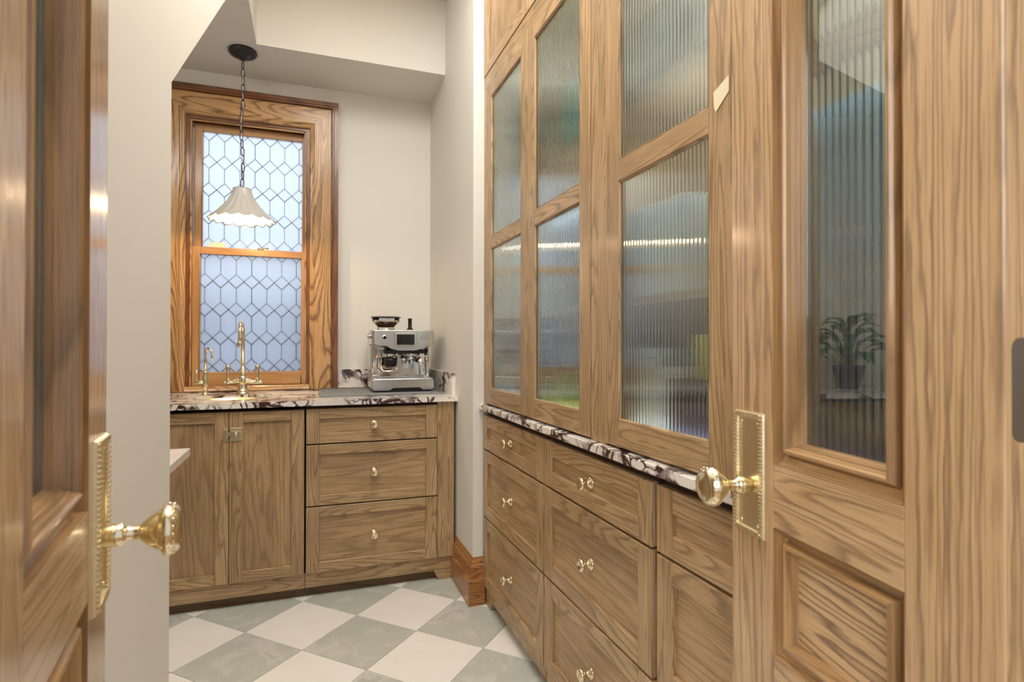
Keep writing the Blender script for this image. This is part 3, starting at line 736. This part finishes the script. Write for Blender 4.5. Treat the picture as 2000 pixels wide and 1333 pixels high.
def prof_r(t):
    for (a, ra), (b, rb2) in zip(sp_, sp_[1:]):
        if t <= b: return ra+(rb2-ra)*(t-a)/(b-a)
    return sp_[-1][1]
NF = 16; seg = NF*10; rows = 26; vs = []; fs = []
for i in range(seg):
    ph = 2*math.pi*i/seg; cusp = abs(math.sin(ph*NF/2))   # 0 at the creases
    for k in range(rows+1):
        t = k/rows; r = prof_r(t)*(1+.075*(cusp-.7)*min(1, t*2.2))
        z = Z1+(Z0-Z1)*(t*(1-.05*(1-cusp)*t**6) if t > 0 else 0) - .004*cusp*t**8
        vs.append((r*math.cos(ph), r*math.sin(ph), z))
for i in range(seg):
    j = (i+1) % seg
    for k in range(rows): fs.append((i*(rows+1)+k, j*(rows+1)+k, j*(rows+1)+k+1, i*(rows+1)+k+1))
sh = MB().add(vs, fs, 0, True).build('shade', SHADE, pd); so = sh.modifiers.new('solid', 'SOLIDIFY'); so.thickness = .0035; so.offset = -1
MB().lathe([(0, .010), (.006, .010), (.010, .004), (.040, .002), (.041, -.003), (.037, -.004), (0, -.004)], (0, 0, Z1), 'z', 32).build('shade_cap', BLACKM, pd)
MB().lathe([(0, -.004), (.017, -.004), (.017, -.05), (0, -.05)], (0, 0, Z1), 'z', 20).build('socket', BLACKM, pd)
MB().lathe([(0, -.05), (.013, -.052), (.022, -.066), (.027, -.085), (.024, -.104), (.012, -.115), (0, -.117)], (0, 0, Z1), 'z', 20).build('bulb', BULB, pd)
ld = bpy.data.lights.new('pendant_bulb_light', 'POINT'); ld.energy = 4.6; ld.color = (1, .70, .42); ld.shadow_soft_size = .03
lo = bpy.data.objects.new('pendant_bulb_light', ld); col.objects.link(lo); lo.location = (PX, PY, ZS+Z1-.125)

# ------------------------------------------------------------------ baseboard on the stub wall
def bb_prof(t0): return [(0, 0), (-.027, 0), (-.027, .108), (-.024, .113), (-.0165, .115), (-.0165, .160), (-.019, .164), (-.0165, .168), (-.016, .172), (-.010, .178), (-.010, .184), (-.005, .192), (0, .205)]
pr = bb_prof(0)
vs = []
for q, z in pr:      # along the X = XR face from the cabinet to the corner, then round it to the built-in
    vs += [(XR+q, YC+.020, z), (XR+q, YCO+q, z), (.7345, YCO+q, z)]
def bbp(k, m, nm):
    mb = MB(); mb.add(vs, [(i*3+k, i*3+k+1, (i+1)*3+k+1, (i+1)*3+k) for i in range(len(pr)-1)]); return struct(mb.build(nm, m), 'tall moulded oak baseboard on the wall end')
bbp(0, BASEB['y'], 'baseboard_right'); bbp(1, BASEB['x'], 'baseboard_end')

# ------------------------------------------------------------------ the built-in on the right (local x runs towards the camera)
HO = (.731, YCO, 0); HR = R(-90)
def H(y): return YCO-y          # world Y -> local x
XEND = H(.35)
lower = [('oak cabinet of three drawers nearest the white wall end', .004, H(1.735)), ('oak cabinet of three drawers in the middle of the built-in run', H(1.727), H(1.104)), ('oak cabinet of deep drawers behind the open right door', H(1.084), H(.46))]
for n_, (lab, x0, x1) in enumerate(lower):
    c = thing('drawer_cabinet', lab, 'cabinet', HO, HR, group='built-in drawer cabinets on the right')
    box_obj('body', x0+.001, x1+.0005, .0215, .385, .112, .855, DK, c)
    for z0, z1 in ((.690, .838), (.393, .6835), (.084, .3865)):
        kx = (x0+x1)/2
        shaker(c, 'drawer', x0, x1, z0, z1, st=.058, rl=.05, knob=(kx, (z0+z1)/2))
    pts = [(x0, .10), (x0, 0)] + ([(x0+.085, 0), (x0+.10, .04)] if n_ == 0 else [(x0, .04)][1:]+[(x0, .04)])
    if n_: pts = [(x0, .10), (x0, .04)]
    pts += [(x1, .04), (x1, .10)]
    MB().prism(pts, .010, .030, 'y').build('valance', CAB['x'], c)
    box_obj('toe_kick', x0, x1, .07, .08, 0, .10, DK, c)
tag(MB().box(.712, XW-.001, .36, YCO-.001, .862, .886).build('worktop', MARBLE, None, bev=.002), 'narrow purple-veined marble ledge running under the glass doors', 'worktop')

HU = (.733, YCO, 0)
def upper_unit(lab, x0, x1, doors, pos):
    c = thing('display_cabinet', lab, 'cabinet', HU, HR, group='reeded glass cabinets above the marble ledge')
    zt = 2.335
    W_ = CAB['z']
    box_obj('back_panel', x0+.018, x1-.018, .364, .376, .888, zt, PAN['z'], c)
    for a, b in ((x0, x0+.018), (x1-.018, x1)): box_obj('side_panel', a, b, .021, .376, .888, zt, CAB['z'], c)
    box_obj('top_panel', x0+.018, x1-.018, .021, .364, zt-.03, zt, CAB['x'], c)
    box_obj('bottom_panel', x0+.018, x1-.018, .021, .364, .888, .906, CAB['x'], c)
    for z in (1.25, 1.77): box_obj('shelf', x0+.0185, x1-.0185, .05, .363, z, z+.02, CAB['x'], c)
    for a, b in pos: box_obj('face_stile', a, b, .003, .0208, .887, 2.2905, CAB['z'], c, bev=.001)
    mb = MB(); mb.box(x0, x1, .003, .021, 2.291, zt); mb.build('face_rail', CAB['x'], c)
    for a, b in doors:
        shaker(c, 'door', a, b, .892, 2.288, st=.065, rl=.068, fill='glass', mid=[(1.563, 1.617)])
    return c
def cabinet_fill(x0, x1):   # added unseen fill lights behind the door rails, brightening the cabinet contents
    for z, e in ((2.24, 1.0), (1.59, 1.5), (.935, .25)):
        d = bpy.data.lights.new('cabinet_fill_light', 'AREA'); d.shape = 'RECTANGLE'; d.size = abs(x1-x0)-.1; d.size_y = .03; d.energy = e; d.color = (.88, .95, 1.0)
        o = bpy.data.objects.new('cabinet_fill_light', d); col.objects.link(o); o.location = (.7565, YCO-(x0+x1)/2, z)
        o.rotation_euler = (R(90), 0, R(-90))
cabinet_fill(0, H(1.367)); cabinet_fill(H(1.366), H(.35))
upper_unit('oak cabinet with two tall reeded glass doors next to the wall end', .002, H(1.367), [(H(2.385), H(1.891)), (H(1.887), H(1.408))], [(.002, H(2.388)), (H(1.405), H(1.3675))])
ub = upper_unit('oak cabinet with reeded glass doors partly behind the open right door', H(1.366), XEND, [(H(1.320), H(.847)), (H(.843), H(.372))], [(H(1.366), H(1.3225))])
def top_unit(lab, x0, x1, doors):
    c = thing('top_cabinet', lab, 'cabinet', HU, HR, group='panelled cabinets under the high ceiling')
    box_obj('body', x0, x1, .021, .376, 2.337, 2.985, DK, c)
    mb = MB(); mb.box(x0, x1, .0035, .0208, 2.336, 2.3445); mb.build('face_rail', CAB['x'], c)
    for a, b in doors: shaker(c, 'door', a, b, 2.346, 2.975, st=.055, rl=.048, grain='z')
top_unit('panelled oak top cabinet in the corner above the first glass doors', .002, H(1.367), [(.003, H(1.893)), (H(1.889), H(1.368))])
top_unit('panelled oak top cabinet nearest the doorway above the glass doors', H(1.366), XEND, [(H(1.365), H(.858)), (H(.855), H(.352))])
# masking tape stuck on the third door
mb = MB(); mb.add([(.7318, .892, 1.606), (.7318, .851, 1.622), (.7318, .851, 1.652), (.7318, .894, 1.636), (.7318, .887, 1.596)], [(0, 4, 1, 2, 3)])
o = tag(mb.build('masking_tape', TAPE), 'piece of cream masking tape stuck on the third glass door', 'tape'); so = o.modifiers.new('solid', 'SOLIDIFY'); so.thickness = .0006; so.offset = 0

# contents behind the reeded glass
def item_mat(c, r=.45): return plain('item_%d_%d_%d' % c, S(*c), r)
def carton(lab, X, Y, z, w, d, h, c, c2=None, rz=0):
    if X < .96: X = .787+d/2
    t = thing('carton', lab, 'box', (X, Y, z), R(rz)); m = item_mat(c)
    MB().box(-d/2, d/2, -w/2, w/2, 0, h).build('body', m, t, bev=.002)
    if c2: MB().box(-d/2-.0006, -d/2, -w/2+.006, w/2-.006, h*.25, h*.7).build('printed_band', item_mat(c2), t)
def jar(lab, X, Y, z, r, h, c, lid=None, nm='canister'):
    t = thing(nm, lab, 'jar', (X, Y, z))
    MB().lathe([(0, 0), (r*.96, 0), (r, .006), (r, h*.8), (r*.93, h*.88), (r*.93, h*.9), (0, h*.9)], seg=28).build('body', item_mat(c, .25), t)
    MB().lathe([(0, h*.9), (r*.98, h*.9), (r*.98, h*.97), (r*.9, h), (0, h)], seg=28).build('lid', item_mat(lid or c, .3), t)
F1, F2, F3 = .9068, 1.2708, 1.7908
carton('slim white carton at the bottom of the first glass door', .86, 2.27, F1, .09, .06, .16, (214, 212, 206), (150, 160, 190))
carton('pinkish carton beside the slim white one', .84, 2.14, F1, .08, .07, .22, (196, 140, 124), (222, 196, 160))
carton('beige carton low behind the first glass door', .87, 2.02, F1, .09, .08, .16, (196, 168, 120), (90, 110, 170))
carton('blue carton lying at the back of the first cabinet', .99, 2.14, F1, .34, .10, .30, (52, 84, 128))
for i, (yy, hh, cc, nm) in enumerate(((1.80, .13, (72, 132, 52), 'dark green'), (1.70, .15, (120, 168, 60), 'leaf green'), (1.60, .11, (150, 186, 72), 'lime green'), (1.50, .14, (88, 150, 70), 'grass green'))):
    carton(nm + ' packet on the floor of the second glass door', .85, yy, F1, .085, .06, hh, cc, (206, 196, 80))
carton('large white box behind the green packets', .99, 1.66, F1, .36, .12, .26, (206, 206, 204))
jar('cream lidded canister behind the third glass door', .85, 1.275, F1, .052, .235, (222, 214, 198), (232, 226, 214))
jar('white ribbed canister beside the cream one', .85, 1.165, F1, .048, .19, (214, 212, 208))
carton('navy box under the yellow tumbler', .90, 1.02, F1, .20, .14, .165, (30, 34, 70), (46, 50, 92))
t = thing('tumbler', 'bright yellow tumbler standing on the navy box', 'tumbler', (.825, 1.02, F1+.1655))
MB().lathe([(0, 0), (.024, 0), (.027, .003), (.031, .10), (.029, .10), (.025, .006), (0, .005)], seg=24).build('body', item_mat((240, 206, 40), .3), t)
t = thing('bowl', 'teal bowl beside the yellow tumbler on the navy box', 'bowl', (.89, 1.07, F1+.1655))
MB().lathe([(0, 0), (.03, 0), (.032, .008), (.055, .04), (.065, .07), (.062, .07), (.05, .042), (.028, .012), (0, .010)], seg=28).build('body', item_mat((20, 120, 112), .25), t)
carton('dark teal box behind the canisters', 1.03, 1.2, F1, .26, .10, .24, (18, 84, 84))
jar('small black tin by the third door', .82, .885, F1, .028, .10, (28, 28, 30), (190, 180, 160), 'tin')
carton('teal storage box high behind the second glass door', .87, 1.58, F3, .20, .16, .20, (46, 170, 156), (70, 190, 176))
carton('olive box on the top shelf left of the teal one', .88, 1.79, F3, .14, .14, .15, (150, 150, 92))
carton('grey-blue box on the top shelf in the corner', .90, 2.10, F3, .30, .16, .22, (104, 132, 140))
carton('pale grey box on the middle shelf behind the first door', .90, 2.12, F2, .34, .16, .24, (168, 176, 176))
carton('dark slate box on the middle shelf behind the second door', .92, 1.62, F2, .34, .16, .30, (48, 58, 66), (86, 104, 112))
carton('white crate on the middle shelf behind the third door', .91, 1.17, F2, .24, .16, .22, (216, 210, 196))
carton('dark teal crate on the top shelf behind the third door', .90, 1.20, F3, .22, .16, .18, (30, 76, 80), (60, 110, 112))
jar('white stoneware jar on the top shelf behind the third door', .86, 1.0, F3, .06, .26, (224, 220, 210))
books = [(.80, (60, 44, 92), 'purple'), (.755, (128, 34, 40), 'dark red'), (.71, (40, 60, 118), 'blue'), (.665, (152, 40, 44), 'bright red'), (.62, (50, 50, 70), 'charcoal'), (.575, (86, 96, 150), 'pale blue'), (.53, (110, 40, 60), 'maroon'), (.485, (44, 70, 90), 'slate')]
for yy, cc, nm in books:
    t = thing('book', nm + ' book standing on the top shelf seen through the open door', 'book', (.86, yy, F3), group='books on the top shelf')
    MB().box(-.075, .075, -.017, .017, 0, .21).build('cover', item_mat(cc), t, bev=.001)
    MB().box(-.074, .076, -.014, .014, .003, .2105).build('pages', item_mat((226, 218, 200)), t)
carton('pale blue storage box on the middle shelf seen through the open door', .93, .66, F2, .36, .18, .26, (120, 158, 178), (150, 180, 196))
carton('navy storage box at the bottom seen through the open door', .90, .68, F1, .30, .18, .26, (40, 40, 92), (56, 56, 110))
carton('tan box at the bottom right end of the last cabinet', .90, .47, F1, .10, .16, .22, (150, 120, 90))

# ------------------------------------------------------------------ pale counter and cabinet on the left behind the stair wall
lc = thing('base_cabinet', 'narrow oak base cabinet behind the white stair wall under a pale slab', 'cabinet', (-.335, 1.395, 0), R(90))
# local x -> +Y, local -y -> +X
box_obj('body', 0, .25, .0215, .60, .10, .86, DK, lc)
shaker(lc, 'door', .002, .248, .114, .856, grain='z')
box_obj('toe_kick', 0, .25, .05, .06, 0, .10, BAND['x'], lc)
tag(MB().box(-.97, -.290, 1.392, 1.665, .861, .881).build('worktop', MARBLE2, None, bev=.001), 'pale marble slab corner showing past the white stair wall', 'worktop')

# ------------------------------------------------------------------ plant (seen mirrored in the right door glass)
pl = thing('potted_plant', 'leafy green plant in a navy pot on the back counter left of the sink', 'plant', (-.93, 3.06, CT1))
MB().lathe([(0, 0), (.055, 0), (.06, .006), (.082, .12), (.086, .135), (.079, .135), (.074, .118), (0, .115)], seg=32).build('pot', POTM, pl)
MB().lathe([(0, .116), (.0745, .118), (0, .121)], seg=24).build('soil', SOIL, pl)
def leafmesh():
    mb = MB(); n = 9; vs = []; fs = []
    for i in range(n+1):
        t = i/n; w = .036*math.sin(math.pi*min(1, t**.8*1.0))**.8 if 0 < t < 1 else .0008
        x = .17*t; z = .045*math.sin(t*2.2)-.075*t*t
        for k, s in enumerate((-1, -.5, 0, .5, 1)): vs.append((x, w*s, z+abs(s)*w*.35))
    for i in range(n):
        for k in range(4): fs.append((i*5+k, i*5+k+1, (i+1)*5+k+1, (i+1)*5+k))
    mb.add(vs, fs, 0, True); return mb
lf0 = None
stems = MB()
for i in range(26):
    a = i*2.399; tier = i/25; el = .05+.9*tier; zz = .17+.20*tier; rr = .10*(1-tier)+.015
    bx, by = rr*math.cos(a), rr*math.sin(a)
    stems.tube([(.01*math.cos(a), .01*math.sin(a), .115), (bx*.5, by*.5, .115+(zz-.115)*.6), (bx, by, zz)], .0028, 6)
    if lf0 is None: o = lf0 = leafmesh().build('leaf', LEAF, pl)
    else: o = lf0.copy(); col.objects.link(o); o.parent = pl
    o.location = (bx, by, zz); o.rotation_euler = (random.uniform(-.3, .3), -el*.55+.1, a+random.uniform(-.3, .3)); k = random.uniform(.8, 1.15); o.scale = (k, k, k)
stems.build('stem', STEM, pl)

# ------------------------------------------------------------------ the pair of French doors
def door_knob(parent, x, z, y):
    mb = MB()
    mb.lathe([(0, .0), (.0125, 0), (.0125, -.010), (.0135, -.012), (.0135, -.022), (.0105, -.025), (.0085, -.027), (.0085, -.038), (.0105, -.041)] +
             [(.013, -.043), (.019, -.050), (.0245, -.058), (.0255, -.060), (.0285, -.0615), (.0315, -.064), (.0325, -.068), (.031, -.072), (.0275, -.078), (.0245, -.081), (.0225, -.0815), (.0215, -.0805), (0, -.0815)], (x, y, z), 'y', 32)
    k = mb.build('knob', BRASS2, parent)
    beads = MB()
    for i in range(20):
        a = 2*math.pi*i/20; beads.lathe([(0, -.0022), (.0016, -.0015), (.0022, 0), (.0016, .0015), (0, .0022)], (x+.0285*math.cos(a), y-.0745, z+.0285*math.sin(a)), 'y', 8)
    beads.build('knob_beading', BRASS2, k)
    return k
DS = .9565
def french_door(name, lab, loc, rz, knob_x, hinge_x, dirn):
    d = thing(name, lab, None, loc, rz, kind='structure')
    L, TH, SW = .45, .052, .11
    d.scale = (DS, DS, DS)
    zb, z1a, z1b, z2a, z2b, z3a, zt = -.044, .16, .68-.10, .68, .872, .970, 2.165
    for a, b in ((0, SW), (L-SW, L)): box_obj('stile', a, b, 0, TH, zb, zt, DOOR['z'], d, bev=.0015)
    for a, b in ((zb, z1a), (z1b, z2a), (z2b, z3a), (zt-.12, zt)): box_obj('rail', SW, L-SW, .0003, TH-.0003, a, b, DOOR['x'], d, bev=.0012)
    prof = [(.0003, 0), (.0003, .0105), (.003, .012), (.012, .012), (.014, .015), (.0155, .015), (.017, .007), (.020, .002), (.024, .001), (.0265, .004), (.0275, .009), (.0290, .010), (.0300, .016), (.0312, .017), (.0322, .023), (.0335, .024), (.0345, .033)]
    bprof = [(.0003, 0), (.003, .006), (.020, .006), (.022, .002), (.030, .003), (.0345, .0135)]
    def opening(za, zz, kind):
        pf = prof if kind == 'glass' else [p for p in prof if p[1] <= .0165] + [(.0315, .0205)]
        for sg, y0, q in ((1, 0, pf), (-1, TH, bprof)):
            mb = MB(); mb.frame(SW, L-SW, za, zz, q, 0, 1, ysign=sg, y0=y0)
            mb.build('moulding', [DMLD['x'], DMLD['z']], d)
        o = .034 if kind == 'glass' else .031
        if kind == 'glass': reeded(d, SW+o, L-SW-o, za+o, zz-o, .0315, front=False, pitch=.0135, h=.0026, th=.0030, name='glass_pane')
        else:
            box_obj('panel', SW+o, L-SW-o, .0200, TH-.013, za+o, zz-o, DFLD['x'], d)
    opening(z3a, zt-.12, 'glass'); opening(z2a, z2b, 'panel'); opening(z1a, z1b, 'panel')
    # knob plates on both faces
    for sg, y0 in ((-1, 0), (1, TH)):
        kx = knob_x; x0, x1, za, zz = kx-.0385, kx+.0385, .846, 1.042
        mb = MB()
        mb.frame(x0, x1, za, zz, [(0, 0), (0, .002), (.002, .0055), (.008, .0055), (.010, .003), (.0125, .0025)], 0, 0, ysign=sg, y0=y0)
        mb.add([(x0+.0125, y0+sg*.0025, za+.0125), (x1-.0125, y0+sg*.0025, za+.0125), (x1-.0125, y0+sg*.0025, zz-.0125), (x0+.0125, y0+sg*.0025, zz-.0125)], [(0, 1, 2, 3)])
        p = mb.build('knob_plate', BRASS, d)
        rope = MB()
        nz, nx = 32, 12
        for i in range(nz):
            zc = za+.005+(zz-za-.010)*i/(nz-1)
            for xc in (x0+.005, x1-.005): rope.box(xc-.0040, xc+.0040, min(y0+sg*.0048, y0+sg*.0080), max(y0+sg*.0048, y0+sg*.0080), zc-.0019, zc+.0019)
        for i in range(1, nx):
            xc = x0+.005+(x1-x0-.010)*i/nx
            for zc in (za+.005, zz-.005): rope.box(xc-.0019, xc+.0019, min(y0+sg*.0048, y0+sg*.0080), max(y0+sg*.0048, y0+sg*.0080), zc-.0040, zc+.0040)
        rope.build('rope_border', BRASS, p, bev=.0006)
        sc4 = MB()
        for xx in (x0+.017, x1-.017):
            for z_ in (za+.017, zz-.017): sc4.lathe([(0, 0), (.0028, 0), (.0024, sg*.0015), (0, sg*.002)], (xx, y0+sg*.0025, z_), 'y', 10)
        sc4.build('screws', BRASS2, p)
    door_knob(d, knob_x, .925, -.0025)
    if dirn > 0:
        kb = door_knob(d, 0, 0, 0); kb.location = (knob_x, TH+.0025, .925); kb.rotation_euler = (0, 0, math.pi)
    # hinge leaves let into the hinge edge
    hx = hinge_x+.0002*(1 if hinge_x > .2 else -1); sg = 1 if hinge_x > .2 else -1
    for hz in (.28, 1.108, 1.92):
        mb = MB(); pts = []
        for cy, cz, a0 in ((TH-.001, .049, 45), (.018, .039, 90), (.018, -.039, 180), (TH-.001, -.049, 270)):
            for k in range(6 if a0 in (90, 180) else 1):
                a = R(a0+k*18); q = .010 if a0 in (90, 180) else 0; pts.append((cy+q*math.cos(a), cz+q*math.sin(a)+hz))
        mb.prism(pts, hx-.0003*sg, hx+.0004*sg, 'x'); h = mb.build('hinge_leaf', GREYMET, d)
        mb = MB()
        for z_ in (-.030, -.010, .012, .033): mb.lathe([(0, 0), (.0042, 0), (.0035, .0005*sg), (0, .0004*sg)], (hx+.0005*sg, .026+(.010 if z_ in (-.010, .033) else 0), hz+z_), 'x', 14)
        mb.build('screws', BLACKM, h)
    return d
dl = french_door('door_1', 'left leaf of the oak French doors swung open', (-.178*DS, .394*DS, 1.15*(1-DS)), R(90+7.8), .45-.056, 0, 1)
dr = french_door('door_2', 'right leaf of the oak French doors swung open', (.681*DS, .786*DS, 1.15*(1-DS)), R(-90-9.2), .0545, .45, -1)
